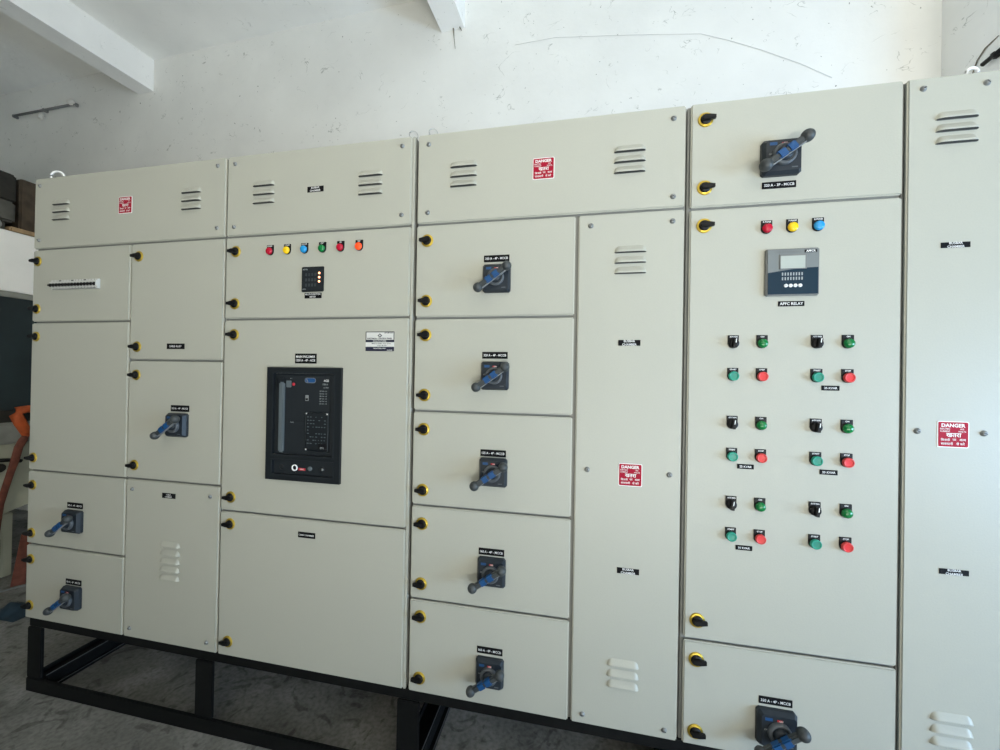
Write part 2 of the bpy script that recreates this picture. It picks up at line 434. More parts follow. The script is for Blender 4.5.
def danger(root, x, z):
    s = .0365; r = .004
    def rr(s, r): return [(sx*(s-r)+r*math.cos(a), sz*(s-r)+r*math.sin(a)) for sx, sz, a0 in ((-1, -1, PI), (1, -1, 1.5*PI), (1, 1, 0), (-1, 1, .5*PI)) for a in (a0, a0+PI/4, a0+PI/2)]
    b = MB(); b.prism(rr(s, r), -.0012, 0, 'white'); b.prism(rr(s-.0022, r*.8), -.0017, -.0011, 'sign')
    o = put('danger_sign', b, root, (x, 0, ZB+z), 'square red danger sign with white border and white lettering')
    t = MB(); y = -.0021
    t.text('DANGER', .0135, 'white', 0, .0252, y, .03, .059)
    t.text('ELECTRIC', .006, 'white', -.019, .0153, y, .01, .023); t.text('415', .006, 'white', .020, .0153, y, .01, .023)
    t.text('CURRENT', .006, 'white', -.019, .0085, y, .01, .023); t.text('VOLTS', .006, 'white', .020, .0085, y, .01, .021)
    t.text('\u0916\u0924\u0930\u093e', .0165, 'white', .001, -.0018, y, .015, .044)
    t.text('\u093f\u092c\u091c\u0932\u0940', .0084, 'white', -.018, -.0146, y, .01, .024); t.text('\u092a\u0930', .0088, 'white', .0025, -.0146, y, .01, .010); t.text('\u0915\u093e\u092e', .0088, 'white', .0215, -.0146, y, .01, .019)
    t.text('\u0938\u093e\u0935\u0927\u093e\u0928\u0940', .0088, 'white', -.0145, -.0252, y, .01, .031); t.text('\u0938\u0947 \u0915\u0930\u0947\u0902', .0088, 'white', .0165, -.0252, y, .01, .025)
    put('lettering', t, o, (x, 0, ZB+z), 'white English and Hindi lettering')
def lamp(root, x, z, lens_, txt, label):
    o = hold('pilot_lamp', (x, 0, ZB+z), root, label)
    put('legend_plate', PLATE, o, (x, 0, ZB+z)); put('lens', lens_, o, (x, 0, ZB+z-.005)); put('lettering', legend(txt), o, (x, 0, ZB+z))
def button(root, x, z, txt, label):
    o = hold('push_button', (x, 0, ZB+z), root, label)
    put('legend_plate', PLATE, o, (x, 0, ZB+z)); put('button_cap', CAP[txt], o, (x, 0, ZB+z-.005)); put('lettering', legend(txt), o, (x, 0, ZB+z))
def selector(root, x, z):
    o = hold('selector_switch', (x, 0, ZB+z), root, 'black selector switch')
    put('legend_plate', PLATE, o, (x, 0, ZB+z)); put('selector_knob', SEL, o, (x, 0, ZB+z-.005)); put('lettering', legend('AUTO MAN'), o, (x, 0, ZB+z))
def eye(root, x, y, r, th, m, rotz=0.0, label=None, up=None):
    b = MB(); zc = up if up else r+.004
    b.tube([(r*math.cos(2*PI*k/20)*math.cos(rotz), r*math.cos(2*PI*k/20)*math.sin(rotz), zc+r*math.sin(2*PI*k/20)) for k in range(20)], th, m, 8, True)
    b.box(-th*1.4, th*1.4, -th*1.4, th*1.4, 0, th*2.2, m)
    put('lifting_eye', b, root, (x, y, ZB+2.0), label)

# ------------------------------------------------------------------ cabinet A: far left
G = .004
c1 = cabinet(-2.435, -1.392, 'light grey cabinet at the left end with a row of small white breakers')
carcass(c1, -2.435, -1.392)
d = leaf('cover_panel', c1, -2.435, -1.394, 1.679, 2.0)
screws(d, [(-2.404, 1.966), (-2.403, 1.717), (-1.434, 1.969), (-1.432, 1.716)]); louvre(d, -2.272, 1.848); louvre(d, -1.561, 1.846)
for z0, z1, lk in ((1.347, 1.671, (1.621, 1.404)), (.674, 1.339, (1.278, .728)), (.339, .666, (.604, .387)), (0, .331, (.268, .059))):
    d = leaf('door', c1, -2.435, -1.875, z0, z1)
    for z in lk: lock(d, -2.406, z)
for z0, z1, lk in ((1.180, 1.671, (1.618, 1.233)), (.676, 1.172, (1.113, .73))):
    d = leaf('door', c1, -1.867, -1.394, z0, z1)
    for z in lk: lock(d, -1.827, z)
d = leaf('cover_panel', c1, -1.867, -1.394, 0, .668)
screws(d, [(-1.834, .628), (-1.436, .627), (-1.833, .039), (-1.440, .038)]); louvre(d, -1.63, .346, 5)
danger(c1, -1.906, 1.843)
for x, z in ((-1.599, .910), (-2.149, .463), (-2.148, .129)): rotary(c1, x, z)
nameplate(c1, -1.595, .978, .093, .026, ['320 A - 4P - MCCB'], .0105)
nameplate(c1, -2.150, .531, .090, .025, ['100 A - 4P - MCCB'], .0105)
nameplate(c1, -2.148, .194, .090, .025, ['100 A - 4P - MCCB'], .0105)
nameplate(c1, -1.624, 1.235, .090, .023, ['CABLE ALLEY'], .0105)
nameplate(c1, -1.642, .614, .068, .021, ['CABLE', 'CHAMBER'], .0078)
# the row of miniature breakers showing through its door
b = MB(); x0, x1 = -2.306, -2.036; n = 15; w = (x1-x0)/n; xm = (x0+x1)/2
b.box(x0-xm, x1-xm, -.010, 0, -.0215, .0205, 'mcb', .001, 1); b.box(x0-xm, x1-xm, -.016, -.0095, -.012, .012, 'mcb', .001, 1)
for k in range(1, n): b.box(x0+k*w-xm-.0004, x0+k*w-xm+.0004, -.0104, -.0098, -.0205, .0195, 'dark')
for k in (3, 7, 11): b.box(x0+k*w-xm-.007, x0+k*w-xm+.007, -.0106, -.0098, .0145, .0185, 'dark')
b.box(x0-xm+.01, x1-xm-.01, -.0106, -.0098, -.0205, -.0185, 'dark')
row = put('breaker_row', b, c1, (xm, 0, ZB+1.508), 'row of white miniature circuit breakers with black toggles')
t = MB(); t.box(-.0052, .0052, -.0195, -.015, -.0085, .0065, 'black', .0012, 1); t.prism([(-.0042, -.006), (.0042, -.006), (.0042, .001), (-.0042, .001)], -.0255, -.0185, 'black', .001)
TOG = t.mesh('toggle')
for k in range(n): put('toggle', TOG, row, (x0+(k+.5)*w, 0, ZB+1.506))
eye(c1, -2.392, .052, .027, .0048, 'white', .35, 'white lifting eye', .032)

# ------------------------------------------------------------------ cabinet B: main incomer
c2 = cabinet(-1.388, -.578, 'light grey cabinet with a large black framed circuit breaker below six pilot lamps')
carcass(c2, -1.389, -.5785)
b = MB(); b.box(-.0048, .0048, .004, .0144, 0, 2.0, 'paint', .001, 1); put('corner_post', b, c2, (-.5838, 0, ZB))
d = leaf('cover_panel', c2, -1.386, -.590, 1.679, 2.0)
screws(d, [(-1.350, 1.969), (-1.350, 1.715), (-.628, 1.968), (-.627, 1.716)]); louvre(d, -1.213, 1.846); louvre(d, -.753, 1.846)
for z0, z1, lk in ((1.347, 1.671, (1.615, 1.406)), (.580, 1.339, (1.282, .633)), (0, .572, (.526, .058))):
    d = leaf('door', c2, -1.386, -.590, z0, z1)
    for z in lk: lock(d, -1.338, z)
nameplate(c2, -.983, 1.838, .070, .022, ['BUSBAR', 'CHAMBER'], .0100)
nameplate(c2, -.984, 1.430, .073, .021, ['MULTI FUNCTION', 'METER'], .0088)
nameplate(c2, -1.010, 1.189, .094, .038, ['MAIN INCOMER', '1250 A - 4P - ACB'], .0125)
nameplate(c2, -.991, .515, .074, .022, ['CABLE CHAMBER'], .0085)
for x, k, s, lb in ((-1.177, 'l_red', 'R PHASE', 'dark red pilot lamp'), (-1.100, 'l_yel', 'Y PHASE', 'yellow pilot lamp'), (-1.024, 'l_blu', 'B PHASE', 'blue pilot lamp'),
                    (-.947, 'l_grn', 'OFF', 'green pilot lamp'), (-.870, 'l_red', 'ON', 'dark red pilot lamp'), (-.793, 'l_org', 'TRIP', 'bright orange-red pilot lamp')):
    lamp(c2, x, 1.6125, LENS[k], s, lb)
# square digital meter
b = MB(); b.box(-.048, .048, -.0055, 0, -.048, .048, 'acb', .0025, 2); b.box(-.043, .043, -.0062, -.0052, -.043, .043, 'acb2', .0006, 1)
mt_ = put('digital_meter', b, c2, (-.985, 0, ZB+1.492), 'square black digital meter with three lit indicators')
t = MB()
for j in range(3):
    for i in range(4):
        t.box(-.030+i*.013, -.022+i*.013, -.0067, -.0060, .017-j*.020-.005, .017-j*.020+.006, 'meterseg')
t.text('METER', .007, 'greytext', -.030, .037, -.0066); t.text('kWh', .007, 'greytext', -.034, -.038, -.0066)
put('display', t, mt_, (-.985, 0, ZB+1.492))
L_ = MB(); L_.lathe([(.0044, .0058), (.0040, .0075), (0, .0080)], 'led', n=14); LED = L_.mesh('indicator')
for z in (.022, .006, -.010): put('indicator', LED, mt_, (-.985+.030, 0, ZB+1.492+z), 'glowing orange indicator')
# air circuit breaker in its bezel
X, Z = -1.0105, .9375; W2, H2 = .160, .2170
b = MB()
wu = (-.130, .130, -.118, .194); wl = (-.130, .130, -.194, -.142)                # upper and lower openings
def ring(b, o, i, y0, y1, m, yi=None):
    t = bmesh.new()
    P = [(o[0], o[2]), (o[1], o[2]), (o[1], o[3]), (o[0], o[3])]; Q = [(i[0], i[2]), (i[1], i[2]), (i[1], i[3]), (i[0], i[3])]
    A = [t.verts.new((p[0], y0, p[1])) for p in P]; B = [t.verts.new((p[0], y0, p[1])) for p in Q]; D = [t.verts.new((p[0], y1, p[1])) for p in P]; E_ = [t.verts.new((p[0], yi if yi else y1, p[1])) for p in Q]
    for k in range(4):
        n_ = (k+1) % 4
        t.faces.new((A[k], A[n_], B[n_], B[k])); t.faces.new((A[k], D[k], D[n_], A[n_])); t.faces.new((B[k], B[n_], E_[n_], E_[k]))
    bmesh.ops.recalc_face_normals(t, faces=t.faces[:]); b.join(t, m)
ring(b, (-W2, W2, -.130, H2), wu, -.026, 0, 'acb'); ring(b, (-W2, W2, -H2, -.130), wl, -.026, 0, 'acb')
ring(b, (wu[0]-.006, wu[1]+.006, wu[2]-.006, wu[3]+.006), wu, -.029, -.024, 'acb2'); ring(b, (wl[0]-.006, wl[1]+.006, wl[2]-.006, wl[3]+.006), wl, -.029, -.024, 'acb2')
acb = put('circuit_breaker', b, c2, (X, 0, ZB+Z), 'large black circuit breaker in a framed window')
t = MB(); t.box(-.1295, .1295, -.004, -.0005, -.1175, .1935, 'acb2'); 
t.box(-.118, .112, -.012, -.003, -.108, .186, 'acb2', .003, 2)
t.box(-.068, .060, -.0126, -.0118, .010, .014, 'acb')
put('breaker_face', t, acb, (X, 0, ZB+Z))
t = MB(); t.box(-.105, -.082, -.030, -.010, -.110, .160, 'acbbar', .005, 2); t.box(-.120, -.080, -.022, -.010, .135, .180, 'acb', .006, 2)
put('charging_handle', t, acb, (X, 0, ZB+Z), 'grey upright charging handle')
t = MB(); t.box(.008, .108, -.016, -.011, -.100, .048, 'acbbar', .003, 2); t.box(.0105, .1055, -.0185, -.0155, -.0975, .0455, 'acb', .002, 1)
rnd = random.Random(3)
for j in range(9):
    for i in range(7):
        if rnd.random() < .62: t.box(.018+i*.012, .018+i*.012+rnd.uniform(.003, .009), -.0190, -.0184, .028-j*.0125, .031-j*.0125, 'acbbar')
t.box(.066, .100, -.0195, -.0184, -.090, -.070, 'black'); t.text('ETU', .009, 'greytext', .083, -.086, -.0199)
for sx, sz in ((.014, .042), (.102, .042), (.014, -.094)): t.lathe([(.003, .0185), (.003, .0195), (0, .0197)], 'white', sx, sz, 10)
put('trip_unit', t, acb, (X, 0, ZB+Z))
t = MB(); bd = [(-.0235+.0*k, 0) for k in range(0)]
cap = lambda cx, cz, w, h: [(cx+sx*(w/2-h/2)+h/2*math.cos(a), cz+h/2*math.sin(a)) for sx, a0 in ((1, -PI/2), (-1, PI/2)) for a in [a0+PI*k/8 for k in range(9)]]
t.prism(cap(.026, .168, .048, .020), -.0135, -.0115, 'edge'); t.prism(cap(.026, .168, .044, .016), -.0142, -.0130, 'navy')
t.prism([(.008, .174), (.012, .174), (.018, .161), (.014, .161)], -.0146, -.0140, 'edge')
put('badge', t, acb, (X, 0, ZB+Z), 'blue oblong badge with pale outline')
t = MB(); y = -.0128
t.text('ACB', .011, 'white', .094, .168, y); t.text('1250 A', .008, 'greytext', .090, .154, y); t.text('Icu 50kA', .006, 'greytext', .094, .142, y)
for j in range(6): t.text('%d  %s' % (200+j*15, '0.4 - 1.0'), .0058, 'greytext', .082, .128-j*.0095, y)
t.text('0  I', .006, 'greytext', -.058, .174, y); t.text('PUSH', .006, 'greytext', -.050, .006, y)
put('lettering', t, acb, (X, 0, ZB+Z), 'small grey lettering')
t = MB(); t.box(-.078, -.056, -.017, -.011, .140, .166, 'acbbar', .002, 1); put('close_button', t, acb, (X, 0, ZB+Z))
t = MB(); t.lathe([(.006, .012), (.006, .016), (.004, .0175), (0, .0175)], 'red', -.046, .152, 16); put('trip_button', t, acb, (X, 0, ZB+Z), 'small red button')
t = MB(); t.box(.006, .020, -.0145, -.0115, .090, .112, 'edge', .001, 1); t.box(.008, .018, -.0150, -.0140, .093, .100, 'black')
put('position_window', t, acb, (X, 0, ZB+Z))
t = MB(); t.box(-.1295, .1295, -.006, -.0005, -.1935, -.1425, 'acb2')
t.lathe([(.011, .006), (.011, .010), (.008, .013), (.007, .013), (.006, .009), (0, .009)], 'acb', -.092, -.168, 18)
t.lathe([(.0125, .006), (.0125, .013), (.0095, .015), (.0085, .012), (.008, .008)], 'white', -.036, -.168, 22); t.lathe([(.008, .008), (0, .008)], 'black', -.036, -.168, 16)
t.box(-.020, .010, -.0075, -.0055, -.177, -.168, 'red'); t.text('LOCK', .006, 'white', -.005, -.1725, -.0080)
t.lathe([(.009, .006), (.009, .010), (0, .011)], 'acbbar', .030, -.168, 18)
t.lathe([(.010, .006), (.010, .011), (0, .012)], 'acb', .082, -.168, 18); t.lathe([(.0045, .011), (.0045, .0135), (0, .0140)], 'steel', .084, -.168, 12)
put('racking_panel', t, acb, (X, 0, ZB+Z)); acb.scale = (1, .45, 1)
# rating plate
b = MB(); b.box(-.057, .057, -.0012, 0, -.036, .036, 'rate', .0004, 1)
ring(b, (-.057, .057, 0.004, .036), (-.0545, .0545, .0055, .0335), -.0016, -.001, 'rate_d')
b.box(-.057, .057, -.0016, -.001, -.003, .0055, 'rate_d'); b.box(-.057, .057, -.0016, -.001, -.036, -.020, 'rate_d')
rp = put('rating_plate', b, c2, (-.7025, 0, ZB+1.2545), 'small silver and navy rating plate with a diamond emblem')
t = MB(); y = -.0021
t.prism([(0, .029), (.009, .0215), (0, .014), (-.009, .0215)], y, y+.0004, 'rate_d'); t.prism([(0, .0255), (.005, .0215), (0, .0175), (-.005, .0215)], y-.0003, y+.0001, 'rate')
t.text('ISO 9001:2015', .0058, 'rate_d', .036, .031, y, .02, .034); t.text('ELECTRICAL CONTROL PANEL', .0072, 'rate_d', 0, .0105, y, .03, .104)
t.text('MANUFACTURER', .0068, 'rate', 0, .0012, y, .02, .09)
t.text('MAIN LT PANEL  415 V  50 Hz', .0058, 'rate_d', .006, -.008, y, .02, .08); t.text('IP 54   SR. NO.', .0058, 'rate_d', .010, -.015, y, .02, .07)
t.text('INDUSTRIAL AREA', .0060, 'rate', 0, -.0255, y, .02, .09); t.text('PHONE', .0060, 'rate', .040, -.0325, y, .02, .02)
put('lettering', t, rp, (-.7025, 0, ZB+1.2545))
eye(c2, -.596, .024, .0155, .0020, 'steel', .5, 'thin steel lifting eye')

# ------------------------------------------------------------------ cabinet C: five feeders and cable chamber
c3 = cabinet(-.568, .340, 'light grey cabinet with five rotary handles in a column beside a tall blank cover')
carcass(c3, -.5675, .3385)
d = leaf('cover_panel', c3, -.566, .333, 1.679, 2.0)
screws(d, [(-.526, 1.963), (-.526, 1.717), (.297, 1.962), (.298, 1.713)]); louvre(d, -.394, 1.847); louvre(d, .165, 1.846)
danger(c3, -.113, 1.839)
zs = [1.675, 1.338, 1.005, .667, .331, -.004]
lk = [(1.616, 1.399), (1.277, 1.062), (.940, .722), (.602, .388), (.271, .052)]
hz = [1.470, 1.135, .804, .463, .120]; nz = [1.541, 1.206, .868, .528, .189]
amp = ['320', '320', '125', '160', '160']
for k in range(5):
    d = leaf('door', c3, -.566, -.003, zs[k+1]+G, zs[k]-G)
    for z in lk[k]: lock(d, -.525, z)
    rotary(c3, -.267, hz[k]); nameplate(c3, -.2695, nz[k], .090, .0235, [amp[k]+' A - 4P - MCCB'], .0110)
d = leaf('cover_panel', c3, .007, .333, 0, 1.671)
screws(d, [(.046, 1.635), (.298, 1.635), (.047, .833), (.300, .832), (.044, .032), (.296, .029)]); louvre(d, .172, 1.519); louvre(d, .168, .185)
danger(c3, .182, .824)
nameplate(c3, .173, 1.249, .068, .0185, ['BUSBAR', 'CHAMBER'], .0098); nameplate(c3, .180, .515, .068, .0185, ['BUSBAR', 'CHAMBER'], .0098)
eye(c3, -.519, .024, .0155, .0020, 'steel', .5, 'thin steel lifting eye')

# ------------------------------------------------------------------ cabinet D: capacitor panel
c4 = cabinet(.343, .915, 'light grey cabinet with a grid of green, red and black buttons below a blue relay')
carcass(c4, .3415, .9135)
d = leaf('door', c4, .349, .9115, 1.673, 2.0); lock(d, .390, 1.946, False); lock(d, .390, 1.733, False)
d = leaf('door', c4, .349, .9115, .329, 1.665); lock(d, .390, 1.614, False); lock(d, .387, .387, False)
d = leaf('door', c4, .349, .9115, 0, .321); lock(d, .386, .266, False); lock(d, .386, .044, False)
rotary(c4, .597, 1.803, 1.09); rotary(c4, .606, .104, 1.09)
nameplate(c4, .596, 1.7255, .092, .0205, ['320 A - 3P - MCCB'], .0112); nameplate(c4, .606, .176, .090, .0225, ['320 A - 4P - MCCB'], .0112)
nameplate(c4, .633, 1.366, .070, .0155, ['APFC RELAY'], .0115)
for x, z, s in ((.738, 1.116, '25 KVAR'), (.516, .872, '25 KVAR'), (.736, .869, '25 KVAR'), (.515, .625, '10 KVAR')): nameplate(c4, x, z, .046, .0145, [s], .0088)
for x, k, s, lb in ((.564, 'l_red', 'R PHASE', 'dark red pilot lamp'), (.632, 'l_yel', 'Y PHASE', 'yellow pilot lamp'), (.700, 'l_blu', 'B PHASE', 'blue pilot lamp')): lamp(c4, x, 1.599, LENS[k], s, lb)
for zt, zbm in ((1.252, 1.152), (1.005, .907), (.760, .664)):
    for xa, xb in ((.477, .556), (.701, .780)):
        selector(c4, xa, zt); lamp(c4, xb, zt, GLENS, 'ON', 'green pilot lamp')
        button(c4, xa, zbm, 'START', 'teal green push button'); button(c4, xb, zbm, 'STOP', 'red push button')
X, Z = .6305, 1.4585
b = MB(); b.box(-.070, .070, -.012, 0, -.070, .070, 'relay_rim', .003, 2)
b.quad(-.066, .066, -.066, .066, -.0124, 'relay_grey')
N_ = 14; pts = [(-.066, -.066), (.066, -.066)] + [(.066-.132*k/N_, .006+.010*math.cos((k/N_)*PI*.62)-.004) for k in range(N_+1)]
b.prism(pts, -.0130, -.0122, 'relay_blue')
rel = put('control_relay', b, c4, (X, 0, ZB+Z), 'square grey and dark blue relay with a small screen')
t = MB(); t.box(-.036, .036, -.0150, -.0120, .008, .052, 'relay_rim', .001, 1); t.quad(-.033, .031, .010, .047, -.0153, 'lcd'); put('screen', t, rel, (X, 0, ZB+Z), 'pale grey-green screen')
t = MB()
for j in range(2):
    for i in range(8): t.box(-.029+i*.0073, -.0255+i*.0073, -.0135, -.0129, -.011-j*.0135, -.002-j*.0135, 'greytext')
t.box(.030, .062, -.0135, -.0123, .056, .064, 'black'); t.text('APFCR', .008, 'white', .046, .060, -.0138, .03, .026)
t.text('POWER FACTOR CONTROLLER', .0062, 'relay_rim', -.012, .060, -.0130, .03, .075)
put('lettering', t, rel, (X, 0, ZB+Z), 'pale printed symbols and lettering')
kb = MB(); kb.lathe([(.0052, .0125), (.0052, .0148), (.004, .0156), (0, .0156)], 'white', n=16); kb.box(-.0018, .0018, -.0160, -.0155, -.0004, .0004, 'relay_blue'); KEY = kb.mesh('key')
for i in range(4): put('key', KEY, rel, (X-.0185+i*.0125, 0, ZB+Z-.041), 'round white key')

# ------------------------------------------------------------------ cabinet E: right end
c5 = cabinet(.917, 1.154, 'narrow light grey blank cabinet at the right end with one red danger sign')
carcass(c5, .9175, 1.1535)
d = leaf('cover_panel', c5, .921, 1.152, 0, 2.0)
screws(d, [(.957, 1.969), (1.104, 1.967), (.952, 1.0), (1.105, 1.0), (.955, .032), (1.104, .032)]); louvre(d, 1.036, 1.853); louvre(d, 1.039, .178)
danger(c5, 1.035, .994)
nameplate(c5, 1.036, 1.522, .068, .0155, ['BUSBAR', 'CHAMBER'], .0088); nameplate(c5, 1.041, .613, .068, .0155, ['BUSBAR', 'CHAMBER'], .0088)
eye(c5, 1.093, .028, .014, .004, 'white', .0, 'white lifting eye', .018)

# ------------------------------------------------------------------ plinth under the row
pl = hold('plinth_frame', (-.64, 0, 0)); tag(pl, 'black welded steel base frame under the row of grey cabinets', 'base frame')
def pbox(name, x0, x1, y0, y1, z0, z1, lips=(), highlight=()):
    b = MB(); o = Vector(((x0+x1)/2, (y0+y1)/2, z0))
    b.box(x0-o.x, x1-o.x, y0-o.y, y1-o.y, 0, z1-z0, 'plinth', .003, 2)
    for l in lips: b.box(*l, 'plinth', .001, 1, Matrix.Translation(-o))
    for l in highlight: b.box(*l, 'highlight', 0, 1, Matrix.Translation(-o))
    put(name, b, pl, o)
XA, XB = -2.428, 1.152
pbox('top_rail', XA, XB, .012, .030, .290, ZB); pbox('top_rail', XA, XB, .725, .788, .290, ZB)
pbox('bottom_rail', XA, XB, .004, .016, 0, .062); pbox('bottom_rail', XA, XB, .725, .788, 0, .062)
for x in (-2.428, -1.500, -.612, .330, 1.067):
    pbox('post', x, x+.085, .006, .018, .0625, .2895); pbox('post', x, x+.085, .728, .786, .0625, .2895)
    if x == -1.5: continue
    pbox('cross_rail', x+.010, x+.075, .0305, .7245, 0, .045, [(x+.004, x+.012, .031, .724, .0, .066), (x+.073, x+.100, .031, .724, 0, .012), (x+.073, x+.081, .031, .724, 0, .060)], [(x+.073, x+.0765, .031, .724, .0598, .0622), (x+.0965, x+.1002, .031, .724, .0118, .0135)])
    pbox('cross_rail', x+.010, x+.075, .0305, .7245, .290, ZB)

# ------------------------------------------------------------------ behind the left end: bench, cupboard and clutter
FX = -3.9                                                              # plane of the fronts that face the switchboard
wb = hold('workbench', (-4.4, .85, 0)); tag(wb, 'cream workbench with thick grey top beyond the left end of the grey cabinets', 'workbench')
def wbox(name, x0, x1, y0, y1, z0, z1, m, bev=.004):
    b = MB(); o = Vector(((x0+x1)/2, (y0+y1)/2, z0)); b.box(x0-o.x, x1-o.x, y0-o.y, y1-o.y, 0, z1-z0, m, bev, 2); return put(name, b, wb, o)
wbox('bench_top', -4.85, FX+.03, .25, 1.38, .935, 1.085, 'greytop', .02); wbox('back_board', -4.85, FX, .26, 1.37, 1.085, 1.17, 'darkcarton')
b = MB(); t = bmesh.new()
q = [(.28, .93), (1.35, .93), (1.35, .60), (.80, .49), (.62, .44), (.28, .44)]
A = [t.verts.new((FX, y, z)) for y, z in q]; B = [t.verts.new((-4.8, y, z)) for y, z in q]
t.faces.new(A); t.faces.new(B[::-1])
for i in range(6): t.faces.new((A[i], B[i], B[(i+1) % 6], A[(i+1) % 6]))
bmesh.ops.recalc_face_normals(t, faces=t.faces[:]); bmesh.ops.translate(t, vec=Vector((4.4, -.85, -.44)), verts=t.verts[:]); b.join(t, 'cream')
b.lathe([(.03, .0), (.03, .02), (0, .02)], 'darkcarton', 0, 0, 16, True, Matrix.Translation((FX+4.4, -.235, .335)) @ Matrix.Rotation(PI/2, 4, 'Z'))
put('apron', b, wb, (-4.4, .85, .44))
for x in (-4.78, FX-.06):
    for y in (.645, 1.28): wbox('leg', x, x+.055, y, y+.05, .0, .44 if y < 1 else .60, 'cream')
wbox('stretcher', FX-.055, FX-.005, .30, .644, .085, .135, 'cream')
sc = hold('storage_cupboard', (-4.35, .8, 1.17)); tag(sc, 'dark teal cupboard with white upper panel standing on the workbench', 'cupboard')
def sbox(name, x0, x1, y0, y1, z0, z1, m, label=None):
    b = MB(); o = Vector(((x0+x1)/2, (y0+y1)/2, z0)); b.box(x0-o.x, x1-o.x, y0-o.y, y1-o.y, 0, z1-z0, m, .004, 2); put(name, b, sc, o, label)
sbox('body', -4.8, FX-.006, .27, 1.36, 1.17, 2.43, 'teal'); sbox('upper_panel', FX-.006, FX, .27, 1.36, 2.005, 2.432, 'whitepanel', 'white upper panel'); sbox('rail', FX-.006, FX+.006, .27, 1.36, 1.965, 2.004, 'greytop', 'grey rail')
def clutter(name, x0, x1, y0, y1, z0, z1, m, label, cat, bev=.01, rz=0, group='old boxes piled on the cupboard'):
    b = MB(); o = Vector(((x0+x1)/2, (y0+y1)/2, z0)); b.box(x0-o.x, x1-o.x, y0-o.y, y1-o.y, 0, z1-z0, m, bev, 2)
    if m in ('wood', 'darkcarton'):
        b.box(x0-o.x+.02, x1-o.x-.02, y0-o.y+.02, y1-o.y-.02, z1-z0, z1-z0+.006, m, .002, 1)
    p = put(name, b, None, o); p.rotation_euler = (0, 0, rz); return tag(p, label, cat, group)
T = 2.432
clutter('wooden_crate', -4.35, -3.99, .735, 1.12, T+.042, 2.855, 'wood', 'brown wooden crate on the tan board atop the cupboard', 'crate')
clutter('tan_board', -4.55, FX-.02, .655, 1.25, T, T+.040, 'tan', 'tan board lying flat on top of the cupboard', 'board', .008)
clutter('carton', -4.4, FX-.06, .628, .652, T, 2.50, 'greycarton', 'grey dusty slab standing on edge between the roll and the tan board', 'carton', .006)
clutter('carton', -4.4, FX-.05, .47, .700, 2.505, 2.655, 'greycarton', 'flat grey carton lying above the pale roll', 'carton', .015)
clutter('carton', -4.45, FX-.08, .50, .715, 2.660, 2.86, 'darkcarton', 'dark brown carton topmost of the pile on the cupboard', 'carton', .012)
b = MB(); b.tube([(0, 0, 0), (-.5, .0, 0)], .036, 'pale', 18); p = put('paper_roll', b, None, (FX-.03, .586, T+.0363)); tag(p, 'pale roll lying on the cupboard top beneath the flat grey carton', 'roll')
# orange strap hanging in front of the bench, its rust red tail running down to the left
b = MB(); b.tube([(-3.80, .775, 1.175), (-3.80, .705, 1.180), (-3.80, .652, 1.172), (-3.80, .645, 1.145), (-3.80, .668, 1.085), (-3.80, .695, 1.02), (-3.80, .698, .985)], [.020, .026, .030, .034, .034, .030, .018], 'orange', 8, False, .35)
b.tube([(-3.80, .698, .995), (-3.80, .683, .965), (-3.80, .662, .917), (-3.80, .646, .83), (-3.80, .624, .739), (-3.80, .602, .642), (-3.80, .581, .54), (-3.80, .56, .30), (-3.80, .55, .012)], [.018, .024, .024, .023, .021, .020, .020, .020, .020], 'rust', 8, False, .35)
p = put('webbing_strap', b, None, (0, 0, 0)); tag(p, 'orange and rust red strap hanging in front of the workbench', 'strap')
b = MB(); b.tube([(-3.885, .605, .830), (-3.885, .66, .822), (-3.885, .72, .803)], .013, 'black', 10); p = put('lever_bar', b, None, (0, 0, 0)); tag(p, 'short black bar sticking out level in front of the cream workbench', 'bar')
b = MB(); b.prism([(-.032, 0), (.032, 0), (.060, .34), (.010, .34)], 0, .03, 'rust', .004); p = put('flat_prop', b, None, (-3.66, .60, 0)); p.rotation_euler = (0, 0, math.radians(50)); tag(p, 'rust red flat prop standing on the floor beside the lowest left door', 'prop')
b = MB(); pts = []
t = bmesh.new(); nx, ny = 18, 10; g = []
for i in range(nx+1):
    r_ = []
    for j in range(ny+1):
        x, y = i/nx-.5, j/ny-.5
        hgt = (.085*math.exp(-((x+.1)**2*22+y*y*14))+.02*abs(math.sin(9*x+5*y))+.014*math.sin(17*y-6*x)**2)*max(0, 1-(2*x)**4)*max(0, 1-(2*y)**4)
        r_.append(t.verts.new((x*.26, y*.15, hgt*.5+.002)))
    g.append(r_)
for i in range(nx):
    for j in range(ny): t.faces.new((g[i][j], g[i+1][j], g[i+1][j+1], g[i][j+1]))
b.join(t, 'bluecloth', True); p = put('plastic_sheet', b, None, (-3.28, .40, 0)); tag(p, 'crumpled dark blue sheet on the floor beside the black base frame', 'sheet')
b = MB(); b.tube([(-4.1, .30, .004), (-3.66, .52, .004), (-3.62, .60, .004), (-3.35, .74, .004)], .004, 'edge', 6); p = put('floor_cable', b, None, (0, 0, 0)); tag(p, 'thin pale cable on the floor beside the workbench', 'cable')

